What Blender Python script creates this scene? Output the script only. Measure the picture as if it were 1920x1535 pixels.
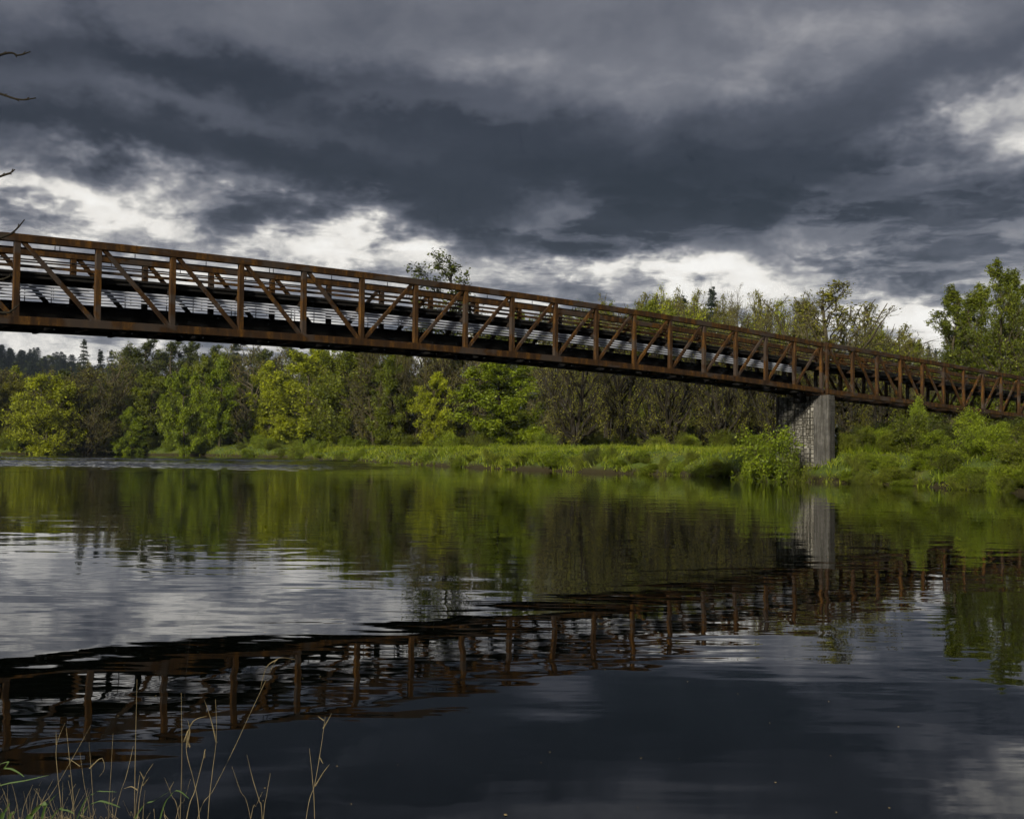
import bpy, math
import numpy as np
from mathutils import Matrix, Vector

scene = bpy.context.scene
for o in list(bpy.data.objects):
    bpy.data.objects.remove(o)
COL = scene.collection

# ------------------------------------------------------------------ camera
FPX, HOR, ROLL, EYE = 2042.4, 840.0, 0.0086, 1.9
th = math.atan((HOR - 767.5) / FPX)
right, fwd, up = Vector((1, 0, 0)), Vector((0, math.cos(th), math.sin(th))), Vector((0, -math.sin(th), math.cos(th)))
r2 = right * math.cos(ROLL) + up * math.sin(ROLL)
u2 = -right * math.sin(ROLL) + up * math.cos(ROLL)
cd = bpy.data.cameras.new('camera')
cam = bpy.data.objects.new('camera', cd)
COL.objects.link(cam)
cd.sensor_width = 36
cd.lens = 36 * FPX / 1920
cd.clip_start, cd.clip_end = 0.05, 8000
m = Matrix((r2, u2, -fwd)).transposed().to_4x4()
m.translation = (0, 0, EYE)
cam.matrix_world = m
scene.camera = cam
scene.view_settings.view_transform = 'Standard'
scene.view_settings.look = 'None'
scene.view_settings.gamma = 1
scene.view_settings.use_curve_mapping = False
scene.view_settings.exposure = 0.35
scene.cycles.use_denoising = True
scene.cycles.use_adaptive_sampling = True
scene.cycles.adaptive_threshold = .025
scene.cycles.adaptive_min_samples = 8
scene.cycles.max_bounces = 5
scene.cycles.diffuse_bounces = 2
scene.cycles.glossy_bounces = 3
scene.cycles.transmission_bounces = 3
scene.cycles.transparent_max_bounces = 4
scene.cycles.caustics_reflective = False
scene.cycles.caustics_refractive = False

# ------------------------------------------------------------------ sun
SUN_AZ, SUN_EL = math.radians(207), math.radians(22)     # azimuth clockwise from +Y
sd = bpy.data.lights.new('sun', 'SUN')
sd.energy = 5.0
sd.angle = math.radians(7)
sd.color = (1.0, 0.93, 0.80)
so = bpy.data.objects.new('sun', sd)
COL.objects.link(so)
sdir = Vector((math.sin(SUN_AZ) * math.cos(SUN_EL), math.cos(SUN_AZ) * math.cos(SUN_EL), math.sin(SUN_EL)))
so.rotation_euler = (-sdir).to_track_quat('-Z', 'Y').to_euler()
so.location = (0, -20, 60)

# ------------------------------------------------------------------ sky
world = bpy.data.worlds.new('World')
scene.world = world
world.use_nodes = True


class NT:
    """small helper to write node trees as expressions"""
    def __init__(s, tree):
        s.t = tree; s.n = tree.nodes; s.l = tree.links

    def node(s, typ, **kw):
        n = s.n.new(typ)
        for k, v in kw.items():
            setattr(n, k, v)
        return n

    def put(s, sock, v):
        if isinstance(v, bpy.types.NodeSocket):
            s.l.new(v, sock)
        else:
            sock.default_value = v

    def m(s, op, *a, clamp=False):
        n = s.node('ShaderNodeMath', operation=op, use_clamp=clamp)
        for i, v in enumerate(a):
            s.put(n.inputs[i], v)
        return n.outputs[0]

    def v(s, op, *a):
        n = s.node('ShaderNodeVectorMath', operation=op)
        for i, x in enumerate(a):
            if op == 'SCALE' and i == 1:
                s.put(n.inputs['Scale'], x)
            else:
                s.put(n.inputs[i], x)
        return n.outputs[1] if op in ('LENGTH', 'DOT_PRODUCT', 'DISTANCE') else n.outputs[0]

    def noise(s, vec, scale, detail=4, rough=.5, dist=0.0, color=False):
        n = s.node('ShaderNodeTexNoise')
        s.put(n.inputs['Vector'], vec)
        n.inputs['Scale'].default_value = scale
        n.inputs['Detail'].default_value = detail
        n.inputs['Roughness'].default_value = rough
        n.inputs['Distortion'].default_value = dist
        return n.outputs['Color' if color else 'Fac']

    def ramp(s, fac, stops, interp='LINEAR'):
        n = s.node('ShaderNodeValToRGB')
        n.color_ramp.interpolation = interp
        el = n.color_ramp.elements
        while len(el) < len(stops):
            el.new(0.5)
        for e, (p, c) in zip(el, stops):
            e.position = p
            e.color = (*c, 1) if len(c) == 3 else c
        s.put(n.inputs[0], fac)
        return n.outputs[0]

    def mix(s, fac, a, b, blend='MIX'):
        n = s.node('ShaderNodeMix', data_type='RGBA', blend_type=blend)
        s.put(n.inputs[0], fac)
        for k, x in ((6, a), (7, b)):
            s.put(n.inputs[k], (*x, 1) if isinstance(x, tuple) and len(x) == 3 else x)
        return n.outputs[2]

    def comb(s, x, y, z):
        n = s.node('ShaderNodeCombineXYZ')
        for i, q in enumerate((x, y, z)):
            s.put(n.inputs[i], q)
        return n.outputs[0]

    def sep(s, vec):
        n = s.node('ShaderNodeSeparateXYZ')
        s.put(n.inputs[0], vec)
        return n.outputs

    def maprange(s, v, a, b, c=0.0, d=1.0, smooth=True):
        n = s.node('ShaderNodeMapRange', interpolation_type='SMOOTHSTEP' if smooth else 'LINEAR')
        s.put(n.inputs[0], v)
        for i, q in enumerate((a, b, c, d)):
            s.put(n.inputs[1 + i], q)
        return n.outputs[0]


def build_world():
    world.node_tree.nodes.clear()
    N = NT(world.node_tree)
    d = N.v('NORMALIZE', N.node('ShaderNodeTexCoord').outputs['Generated'])
    x, y, z = N.sep(d)
    # cloud deck seen in perspective
    zz = N.m('ADD', N.m('MAXIMUM', z, 0.0), 0.16)
    plane = N.comb(N.m('DIVIDE', x, zz), N.m('DIVIDE', y, zz), 0.0)
    # warp in direction space, so that the large masses get ragged outlines
    wv = N.v('SUBTRACT', N.noise(N.v('MULTIPLY', d, (1, 1, 1.6)), 6.0, 5, .64, color=True), (.5, .5, .5))
    ae = N.v('MULTIPLY_ADD', wv, (.26, .15, 0), N.comb(N.m('ARCTAN2', x, y), N.m('ARCSINE', z), 0.0))
    el = N.sep(ae)[1]

    def blob(val, px, py, rx, ry, amp, rot=0.0):
        a0 = math.atan((px - 960) / FPX)
        e0 = math.atan((840 + ROLL * (px - 960) - py) / FPX * math.cos(a0))
        mp = N.node('ShaderNodeMapping', vector_type='TEXTURE')
        N.put(mp.inputs[0], ae)
        mp.inputs['Location'].default_value = (a0, e0, 0)
        mp.inputs['Rotation'].default_value = (0, 0, math.radians(rot))
        mp.inputs['Scale'].default_value = (rx / FPX, ry / FPX, 1)
        e = N.m('POWER', .36788, N.v('DOT_PRODUCT', mp.outputs[0], mp.outputs[0]))
        return N.m('MULTIPLY_ADD', e, amp, val)

    # height profile common to every azimuth: broken bright band near the horizon, dark deck over it
    base = N.ramp(N.m('MULTIPLY', el, 2.0, clamp=True),
                  [(0.0, (.50,) * 3), (.18, (.57,) * 3), (.33, (.53,) * 3), (.43, (.31,) * 3), (.58, (.21,) * 3), (.76, (.38,) * 3), (1.0, (.44,) * 3)])
    val = base
    for b in [
        (30, 350, 270, 60, .44, -12), (370, 420, 310, 52, .27, -8), (650, 440, 200, 40, .28, -6),
        (1180, 505, 280, 34, .28, 0), (1300, 500, 80, 30, .18, 0), (1700, 600, 110, 60, .30, 0), (1480, 530, 200, 26, .14, 0),
        (1880, 215, 170, 80, .42, 20), (1740, 235, 90, 36, .22, 20), (1400, 150, 380, 75, .12, 10), (860, 100, 280, 45, .11, 0), (1560, 40, 260, 50, .06, 0),
        (330, 200, 330, 30, .15, -4), (740, 195, 240, 22, .10, 0), (80, 12, 250, 40, .08, 0),
        (340, 105, 420, 50, -.18, -6), (1180, 335, 480, 62, -.24, -3), (620, 325, 350, 46, -.16, -8), (1580, 405, 300, 44, -.15, 0),
        (1000, 235, 400, 40, -.08, 0), (180, 270, 300, 26, -.14, -12), (1330, 555, 130, 16, -.14, 0), (1780, 100, 160, 60, -.06, 0),
        (600, 492, 200, 18, -.20, -4), (1100, 455, 170, 22, -.24, 0), (90, 402, 110, 14, -.26, 0), (1880, 500, 200, 45, -.16, 0), (250, 640, 300, 30, .08, 0),
        (1600, 470, 240, 22, -.12, 0), (430, 385, 130, 14, -.12, 0), (1150, 130, 460, 60, .05, 0), (1560, 560, 160, 26, .12, 0),
    ]:
        val = blob(val, *b)
    det = N.m('MULTIPLY', N.maprange(val, .26, .56, .24, 1.75), N.maprange(el, .33, .22, .45, 1.0))
    n1 = N.noise(plane, 0.8, 3, .5)
    n2 = N.noise(N.v('MULTIPLY', N.v('MULTIPLY_ADD', wv, (.06, .06, .06), d), (1, 1, 1.9)), 11.0, 7, .62)
    val = N.m('MULTIPLY_ADD', N.m('SUBTRACT', n1, .5), .24, val)
    val = N.m('MULTIPLY_ADD', N.m('SUBTRACT', n2, .5), N.m('MULTIPLY', det, .78), val)
    # small ragged clouds drifting below the bright band, in perspective
    z2 = N.m('ADD', N.m('MAXIMUM', z, 0.0), 0.05)
    pl2 = N.comb(N.m('DIVIDE', x, z2), N.m('DIVIDE', y, z2), 0.0)
    n4 = N.noise(N.v('MULTIPLY_ADD', wv, (.5, .5, 0), pl2), 1.5, 5, .60)
    low = N.maprange(el, .265, .19)
    val = N.m('MULTIPLY_ADD', N.m('MULTIPLY', N.m('SUBTRACT', N.maprange(n4, .45, .58), .42), low), -.23, val)
    cloud = N.ramp(val, [(0.0, (.018, .022, .031)), (.15, (.032, .037, .051)), (.30, (.085, .092, .118)), (.45, (.178, .184, .214)),
                         (.56, (.30, .30, .322)), (.67, (.52, .51, .50)), (.80, (.86, .83, .78)), (1.0, (.98, .96, .92))])
    sky = N.node('ShaderNodeTexSky', sky_type='NISHITA', sun_disc=False)
    sky.sun_elevation = SUN_EL
    sky.sun_rotation = SUN_AZ
    thin = N.v('SCALE', sky.outputs[0], 0.06)
    col = N.mix(.94, thin, cloud)
    bg = N.node('ShaderNodeBackground')
    N.put(bg.inputs[0], col)
    bg.inputs[1].default_value = 0.785
    world.cycles.sampling_method = 'NONE'
    out = N.node('ShaderNodeOutputWorld')
    N.l.new(bg.outputs[0], out.inputs[0])


build_world()

# ------------------------------------------------------------------ mesh helpers
def mesh(name, V, F, smooth=False):
    """V (n,3), F list of arrays of faces, each array with one face size"""
    me = bpy.data.meshes.new(name)
    V = np.asarray(V, dtype=np.float32)
    Fs = [np.asarray(f, dtype=np.int32) for f in (F if isinstance(F, list) and len(F) and isinstance(F[0], np.ndarray) else [np.array(F)])]
    Fs = [f for f in Fs if len(f)]
    me.vertices.add(len(V))
    me.vertices.foreach_set('co', V.ravel())
    idx = np.concatenate([f.ravel() for f in Fs])
    sz = np.concatenate([np.full(len(f), f.shape[1], dtype=np.int32) for f in Fs])
    st = np.concatenate([[0], np.cumsum(sz)[:-1]]).astype(np.int32)
    me.loops.add(len(idx))
    me.loops.foreach_set('vertex_index', idx)
    me.polygons.add(len(sz))
    me.polygons.foreach_set('loop_start', st)
    me.polygons.foreach_set('loop_total', sz)
    me.polygons.foreach_set('use_smooth', np.full(len(sz), bool(smooth)))
    me.update(calc_edges=True)
    return me


class MB:
    """collects shapes for one mesh"""
    def __init__(s):
        s.v = []; s.f = {}; s.n = 0

    def add(s, V, *Fs):
        V = np.asarray(V, dtype=float).reshape(-1, 3)
        for F in Fs:
            F = np.asarray(F, dtype=np.int64)
            if len(F):
                s.f.setdefault(F.shape[1], []).append(F + s.n)
        s.v.append(V); s.n += len(V)
        return s

    def box(s, lo, hi):
        (a, b, c), (d, e, f) = lo, hi
        V = [(a, b, c), (d, b, c), (d, e, c), (a, e, c), (a, b, f), (d, b, f), (d, e, f), (a, e, f)]
        return s.add(V, [(0, 3, 2, 1), (4, 5, 6, 7), (0, 1, 5, 4), (1, 2, 6, 5), (2, 3, 7, 6), (3, 0, 4, 7)])

    def sweep(s, pts, prof, side, closed=True):
        """profile [(a, b)] with a along 'side' and b along world up (or perpendicular), swept along pts"""
        pts = np.asarray(pts, float); side = np.asarray(side, float)
        k = len(prof); V = []
        for i, p in enumerate(pts):
            t = pts[min(i + 1, len(pts) - 1)] - pts[max(i - 1, 0)]
            t /= np.linalg.norm(t)
            n = np.cross(side, t); n /= np.linalg.norm(n)
            sdv = np.cross(t, n)
            for a, b in prof:
                V.append(p + sdv * a + n * b)
        q = []
        for i in range(len(pts) - 1):
            for j in range(k):
                q.append((i * k + j, i * k + (j + 1) % k, (i + 1) * k + (j + 1) % k, (i + 1) * k + j))
        s.add(V, q)
        base = s.n - len(V)
        e0 = np.array([list(range(k))[::-1]]) + base
        e1 = np.array([list(range((len(pts) - 1) * k, len(pts) * k))]) + base
        s.f.setdefault(k, []).extend([e0, e1])
        return s

    def mesh(s, name, smooth=False):
        return mesh(name, np.concatenate(s.v), [np.concatenate(f) for f in s.f.values()], smooth)


def rect(w, h, c=0.02):
    """rectangular hollow section outline with chamfered corners"""
    a, b = w / 2, h / 2
    return [(-a + c, -b), (a - c, -b), (a, -b + c), (a, b - c), (a - c, b), (-a + c, b), (-a, b - c), (-a, -b + c)]


def ring(r, n=10):
    return [(r * math.cos(2 * math.pi * i / n), r * math.sin(2 * math.pi * i / n)) for i in range(n)]


def link(name, data, mat=None, parent=None, loc=(0, 0, 0)):
    o = bpy.data.objects.new(name, data)
    COL.objects.link(o)
    o.location = loc
    if parent is not None:
        o.parent = parent
    if mat is not None:
        if len(data.materials) == 0:
            data.materials.append(mat)
        elif data.materials[0] != mat:
            o.material_slots[0].link = 'OBJECT'
            o.material_slots[0].material = mat
    return o


def tag(o, label=None, cat=None, group=None, kind=None):
    if label: o['label'] = label
    if cat: o['category'] = cat
    if group: o['group'] = group
    if kind: o['kind'] = kind
    return o


def empty(name, loc=(0, 0, 0), rz=0):
    o = bpy.data.objects.new(name, None)
    COL.objects.link(o)
    o.location = loc
    o.rotation_euler = (0, 0, rz)
    o.empty_display_size = .3
    return o


# ------------------------------------------------------------------ materials
def material(name):
    mt = bpy.data.materials.new(name)
    mt.use_nodes = True
    mt.node_tree.nodes.clear()
    N = NT(mt.node_tree)
    out = N.node('ShaderNodeOutputMaterial')
    return mt, N, out


def principled(N, out, col, rough=.6, metal=0.0, spec=.5, normal=None):
    p = N.node('ShaderNodeBsdfPrincipled')
    N.put(p.inputs['Base Color'], (*col, 1) if isinstance(col, tuple) else col)
    N.put(p.inputs['Roughness'], rough)
    p.inputs['Metallic'].default_value = metal
    p.inputs['Specular IOR Level'].default_value = spec
    if normal is not None:
        N.l.new(normal, p.inputs['Normal'])
    N.l.new(p.outputs[0], out.inputs[0])
    return p


def bump(N, h, dist, strength=1.0):
    b = N.node('ShaderNodeBump')
    b.inputs['Strength'].default_value = strength
    b.inputs['Distance'].default_value = dist
    N.l.new(h, b.inputs['Height'])
    return b.outputs[0]


def position(N):
    return N.node('ShaderNodeNewGeometry').outputs['Position']


def mat_rust(name, dark=1.0):
    mt, N, out = material(name)
    p = position(N)
    st = N.noise(N.v('MULTIPLY', p, (2.2, 2.2, .5)), 1.6, 6, .6)
    fine = N.noise(p, 14.0, 5, .65)
    patch = N.noise(N.v('MULTIPLY', p, (.55, .55, .9)), 1.1, 3, .5)
    c = N.ramp(st, [(.34, (.009, .0040, .0010)), (.50, (.034, .0145, .0016)), (.64, (.098, .043, .0032))])
    c = N.mix(N.maprange(fine, .35, .75), c, (.026, .011, .002), 'MIX')
    c = N.mix(N.m('MULTIPLY', N.maprange(patch, .54, .60), .8), c, (.036, .027, .021))
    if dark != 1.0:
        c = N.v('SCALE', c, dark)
    principled(N, out, c, .82, 0, .25, bump(N, fine, .004, .6))
    return mt


def mat_plain(name, col, rough=.7, var=.25, scale=3.0, spec=.4, metal=0.0, bmp=0.0):
    mt, N, out = material(name)
    p = position(N)
    n = N.noise(p, scale, 6, .6)
    lo = tuple(x * (1 - var) for x in col); hi = tuple(min(1, x * (1 + var)) for x in col)
    c = N.ramp(n, [(.3, lo), (.7, hi)])
    principled(N, out, c, rough, metal, spec, bump(N, n, bmp) if bmp else None)
    return mt


def mat_concrete():
    mt, N, out = material('weathered_concrete')
    p = position(N)
    n = N.noise(p, 2.0, 8, .65)
    streak = N.noise(N.v('MULTIPLY', p, (5, 5, .22)), 1.6, 5, .6)
    c = N.ramp(n, [(.3, (.030, .0285, .0255)), (.5, (.066, .063, .057)), (.72, (.115, .110, .100))])
    c = N.mix(N.m('MULTIPLY', N.maprange(streak, .44, .60), .85), c, (.030, .028, .022))
    principled(N, out, c, .9, 0, .2, bump(N, n, .01))
    return mt


def mat_stone():
    mt, N, out = material('pier_stone')
    p = position(N)
    ob = N.node('ShaderNodeObjectInfo').outputs['Random']
    n = N.noise(p, 5.0, 6, .65)
    streak = N.noise(N.v('MULTIPLY', p, (3.5, 3.5, .25)), 1.5, 4, .6)
    c = N.ramp(N.m('ADD', N.m('MULTIPLY', ob, .5), N.m('MULTIPLY', n, .5)), [(.2, (.115, .108, .090)), (.5, (.175, .166, .140)), (.8, (.25, .24, .21))])
    c = N.mix(N.m('MULTIPLY', N.maprange(streak, .46, .60), .8), c, (.028, .026, .019))
    principled(N, out, c, .92, 0, .15, bump(N, n, .012))
    return mt


def mat_leaf(name, c1, c2, c3, transl=.28):
    mt, N, out = material(name)
    g = N.node('ShaderNodeNewGeometry')
    rnd = g.outputs['Random Per Island']
    ob = N.node('ShaderNodeObjectInfo').outputs['Random']
    big = N.noise(g.outputs['Position'], .42, 3, .5)
    f = N.m('ADD', N.m('ADD', N.m('MULTIPLY', rnd, .45), N.m('MULTIPLY', ob, .2)), N.m('SUBTRACT', N.m('MULTIPLY', big, 1.0), .32), clamp=True)
    c = N.ramp(f, [(.08, c1), (.45, c2), (.92, c3)])
    dff = N.node('ShaderNodeBsdfPrincipled')
    N.put(dff.inputs['Base Color'], c)
    dff.inputs['Roughness'].default_value = .55
    dff.inputs['Specular IOR Level'].default_value = .25
    tr = N.node('ShaderNodeBsdfTranslucent')
    N.put(tr.inputs[0], N.mix(.5, c, c3))
    mx = N.node('ShaderNodeMixShader')
    mx.inputs[0].default_value = transl
    N.l.new(dff.outputs[0], mx.inputs[1]); N.l.new(tr.outputs[0], mx.inputs[2])
    N.l.new(mx.outputs[0], out.inputs[0])
    return mt


def mat_bark(name, col):
    mt, N, out = material(name)
    p = position(N)
    n = N.noise(N.v('MULTIPLY', p, (3, 3, .8)), 3.0, 5, .6)
    ob = N.node('ShaderNodeObjectInfo').outputs['Random']
    c = N.ramp(N.m('ADD', N.m('MULTIPLY', n, .7), N.m('MULTIPLY', ob, .3)), [(.25, tuple(x * .6 for x in col)), (.75, tuple(x * 1.35 for x in col))])
    principled(N, out, c, .9, 0, .15)
    return mt


def mat_water():
    mt, N, out = material('river_water')
    p = position(N)
    x, y, z = N.sep(p)
    r = N.v('LENGTH', p)
    # smooth slow swell, fine ripples, and a wind-ruffled reach along the far left bank
    w1 = N.noise(N.v('MULTIPLY', p, (.30, 1.0, 1)), .66, 0, .5, .3)
    w5 = N.noise(N.v('MULTIPLY', p, (.7, 1.0, 1)), 1.25, 0, .5, .5)
    w2 = N.noise(N.v('MULTIPLY', p, (.26, 1.0, 1)), 3.4, 1, .5, .2)
    w3 = N.noise(N.v('MULTIPLY', p, (.30, 1.0, 1)), 9.0, 1, .5)
    calm = N.noise(N.v('MULTIPLY', p, (.05, .09, 1)), 1.0, 3, .5)
    cm = N.maprange(calm, .35, .65, .4, 1.6)
    rip = N.m('MULTIPLY', cm, N.maprange(r, 8, 30, .8, 1.5))
    h = N.m('MULTIPLY_ADD', w1, .0055, N.m('MULTIPLY', w5, .0050))
    h = N.m('MULTIPLY_ADD', N.m('MULTIPLY', w2, .0018), rip, h)
    h = N.m('MULTIPLY_ADD', N.m('MULTIPLY', w3, .00030), rip, h)
    pr = principled(N, out, (.0012, .0018, .0012), .012, 0, .5, bump(N, h, 1.0, 1.0))
    pr.inputs['IOR'].default_value = 1.38
    return mt


def mat_ground():
    mt, N, out = material('grassy_ground')
    p = position(N)
    x, y, z = N.sep(p)
    n = N.noise(p, .35, 6, .6)
    f = N.noise(p, 4.0, 5, .65)
    c = N.ramp(n, [(.3, (.030, .045, .010)), (.5, (.060, .085, .015)), (.7, (.085, .090, .022))])
    c = N.mix(N.m('MULTIPLY', N.maprange(f, .5, .75), .5), c, (.055, .048, .018))
    mud = N.m('SUBTRACT', 1.0, N.maprange(N.m('ADD', z, N.m('MULTIPLY', f, .4)), .35, .8))
    c = N.mix(mud, c, (.030, .024, .010))
    principled(N, out, c, .95, 0, .15, bump(N, f, .08))
    return mt


M = {
    'rust': mat_rust('weathering_steel'),
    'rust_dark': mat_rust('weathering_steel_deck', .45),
    'deck': mat_plain('dark_deck', (.012, .011, .010), .9, spec=.15),
    'pipe': mat_plain('black_pipe', (.006, .0055, .005), .9, spec=.1),
    'galv': mat_plain('galvanised_conduit', (.44, .46, .52), .35, .04, 6, .5),
    'rail': mat_plain('dark_rail', (.018, .013, .010), .7, spec=.2),
    'concrete': mat_concrete(),
    'stone': mat_stone(),
    'mortar': mat_plain('pier_mortar', (.020, .018, .014), .95, .4, 3, .1),
    'water': mat_water(),
    'ground': mat_ground(),
    'yellow': mat_leaf('leaf_yellow_green', (.064, .078, .003), (.195, .222, .006), (.325, .350, .014)),
    'bright': mat_leaf('leaf_bright_green', (.042, .064, .003), (.130, .178, .006), (.240, .290, .014)),
    'mid': mat_leaf('leaf_mid_green', (.030, .042, .003), (.090, .112, .006), (.180, .200, .014)),
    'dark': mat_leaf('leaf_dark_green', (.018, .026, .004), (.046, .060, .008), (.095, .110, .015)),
    'olive': mat_leaf('leaf_olive_bud', (.055, .056, .006), (.130, .130, .011), (.20, .195, .018)),
    'fir': mat_leaf('fir_needles', (.005, .011, .006), (.011, .021, .010), (.021, .033, .014), .12),
    'bark': mat_bark('bark_brown', (.050, .042, .024)),
    'twig': mat_bark('bare_twig', (.078, .069, .030)),
    'darktwig': mat_bark('dark_twig', (.040, .036, .017)),
    'darkbark': mat_bark('bark_dark', (.018, .015, .010)),
    'grass': mat_leaf('bank_grass', (.036, .058, .003), (.115, .160, .006), (.24, .26, .020), .35),
    'reedgreen': mat_leaf('green_blade', (.030, .055, .012), (.05, .09, .018), (.08, .12, .03), .3),
    'straw': mat_plain('dry_straw', (.135, .106, .054), .7, .7, 9, .3),
    'paint': mat_plain('house_wall', (.13, .127, .12), .8, .1),
    'roof': mat_plain('house_roof', (.12, .125, .14), .8, .2),
    'pane': mat_plain('house_glass', (.03, .035, .04), .1),
    'forest': mat_plain('forest_floor', (.012, .020, .012), .95, .4, .05, .1),
    'debris': mat_plain('floating_bits', (.22, .16, .07), .7, .4, 9),
}

# ------------------------------------------------------------------ terrain and river
FARW = np.array([(420, -60), (110, 22), (42, 35), (27.5, 43), (23.8, 49.5), (22.8, 55), (22.2, 61), (19.2, 65.5), (16.2, 74.5), (13.2, 79.5), (6.2, 88),
                 (-2.8, 102.5), (-9, 116), (-18, 135), (-26.5, 153), (-35, 172), (-40, 188), (-56, 203), (-76, 212), (-93, 200), (-125, 196), (-160, 190), (-420, 150)], float)
NEARW = np.array([(-420, 84), (-150, 64), (-60, 38), (-30, 23), (-14, 11), (-6, 5.9), (-2.5, 4.75), (-1.0, 4.35), (.4, 3.4), (2, 2.6), (8, 1.8), (30, -8), (110, -34), (420, -130)], float)
RIVER = np.concatenate([FARW, NEARW])


def seg_dist(P, line):
    best = np.full(len(P), 1e9)
    for a, b in zip(line[:-1], line[1:]):
        ab = b - a
        t = np.clip(((P - a) @ ab) / (ab @ ab), 0, 1)
        d = np.hypot(*(P - a - t[:, None] * ab).T)
        best = np.minimum(best, d)
    return best


def inside(P, poly):
    c = np.zeros(len(P), bool)
    j = len(poly) - 1
    for i in range(len(poly)):
        (xi, yi), (xj, yj) = poly[i], poly[j]
        cond = (yi > P[:, 1]) != (yj > P[:, 1])
        with np.errstate(divide='ignore', invalid='ignore'):
            xx = (xj - xi) * (P[:, 1] - yi) / (yj - yi + 1e-12) + xi
        c ^= cond & (P[:, 0] < xx)
        j = i
    return c


def wob(x, y):
    return (np.sin(x * .71 + y * .33) + np.sin(x * .29 - y * .53 + 1.3) + .7 * np.sin(x * 1.7 + y * 1.1 + .4) + .5 * np.sin(x * 2.9 - y * 2.3)) / 3.2


def ground(P):
    P = np.atleast_2d(np.asarray(P, float))
    df, dn = seg_dist(P, FARW), seg_dist(P, NEARW)
    w = inside(P, RIVER)
    n = wob(P[:, 0], P[:, 1])
    df2 = np.maximum(df + .9 * n - .3, -1) if True else df
    farz = 1.95 * (1 - np.exp(-np.maximum(df2, 0) / 1.7)) + .16 * n * np.clip(df / 3, 0, 1) + np.clip((df - 25) / 200, 0, 1) * 3.0 + np.minimum(df2, 0) * .25 + .02
    nearz = .34 * (1 - np.exp(-dn / .9)) + .03 * n * np.clip(dn, 0, 1) + np.clip((dn - 8) / 60, 0, 1) * 3
    out = np.where(df < dn, farz, nearz)
    dd = np.minimum(df, dn)
    return np.where(w, -np.minimum(2.2, .12 + .3 * dd), out)


def gz(x, y):
    return float(ground([(x, y)])[0])


def build_terrain():
    def axis(lo, hi, step, far):
        a = list(np.arange(lo, hi + 1e-6, step))
        s = step; left = []; q = lo
        while q > -far:
            s *= 1.35; q -= s; left.append(q)
        s = step; rgt = []; q = a[-1]
        while q < far:
            s *= 1.35; q += s; rgt.append(q)
        return np.array(left[::-1] + a + rgt)
    xs, ys = axis(-110, 60, .9, 4000), axis(0, 222, .9, 4000)
    X, Y = np.meshgrid(xs, ys)
    P = np.stack([X.ravel(), Y.ravel()], 1)
    Z = ground(P)
    nx, ny = len(xs), len(ys)
    i = np.arange((ny - 1) * nx).reshape(ny - 1, nx)[:, :-1].ravel()
    F = np.stack([i, i + 1, i + 1 + nx, i + nx], 1)
    o = link('ground', mesh('ground', np.column_stack([P, Z]), [F], True), M['ground'])
    tag(o, kind='structure')
    o = link('river', mesh('river', [(-4000, -1500, 0), (4000, -1500, 0), (4000, 1500, 0), (-4000, 1500, 0)], [np.array([[0, 1, 2, 3]])]), M['water'])
    tag(o, kind='structure')


build_terrain()


def build_ripples():
    # wind-ruffled reach below the far left bank: short steep waves as real geometry
    rng = np.random.default_rng(21)
    xs, ys = np.arange(-92, -3, .24), np.arange(74, 182, .17)
    X, Y = np.meshgrid(xs, ys)
    sm = lambda v, a, b: (lambda t: t * t * (3 - 2 * t))(np.clip((v - a) / (b - a), 0, 1))
    lin = lambda px: -px * 0
    msk = sm(Y, 76, 100) * (1 - sm(Y, 150, 180)) * sm(-X, 5, 22) * (1 - sm(-X, 80, 91))
    pt = np.zeros_like(X)
    for k in range(9):
        a = rng.uniform(0, 6.28); f = rng.uniform(.05, .22)
        pt += np.sin(X * f * 1.0 * math.cos(a) + Y * f * 2.2 * math.sin(a) + rng.uniform(0, 6.28))
    msk = msk * np.clip(.62 + .16 * pt, 0, 1)
    W = np.zeros_like(X)
    for k in range(26):
        lam = rng.uniform(.75, 2.0); a = rng.normal(math.radians(98), .5); q = 2 * math.pi / lam
        W += lam * .0075 * np.sin(q * (X * math.cos(a) + Y * math.sin(a)) + rng.uniform(0, 6.28))
    Z = .004 + msk * (.055 + W)
    Z = np.maximum(Z, .004)
    nx = len(xs)
    i = np.arange((len(ys) - 1) * nx).reshape(-1, nx)[:, :-1].ravel()
    o = link('river_ripples', mesh('river_ripples', np.stack([X, Y, Z], -1).reshape(-1, 3), [np.stack([i, i + 1, i + 1 + nx, i + nx], 1)], True), M['water'])
    tag(o, kind='structure')


build_ripples()

# ------------------------------------------------------------------ bridge
BX, BY, BA, PL = -17.4476, 38.0774, .6927, 2.8278
BU = np.array([math.cos(BA), math.sin(BA), 0.0])
BN = np.array([-math.sin(BA), math.cos(BA), 0.0])
BW = 2.8227
ZUP = np.array([0, 0, 1.0])
B0 = np.array([BX, BY, 0.0])


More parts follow.
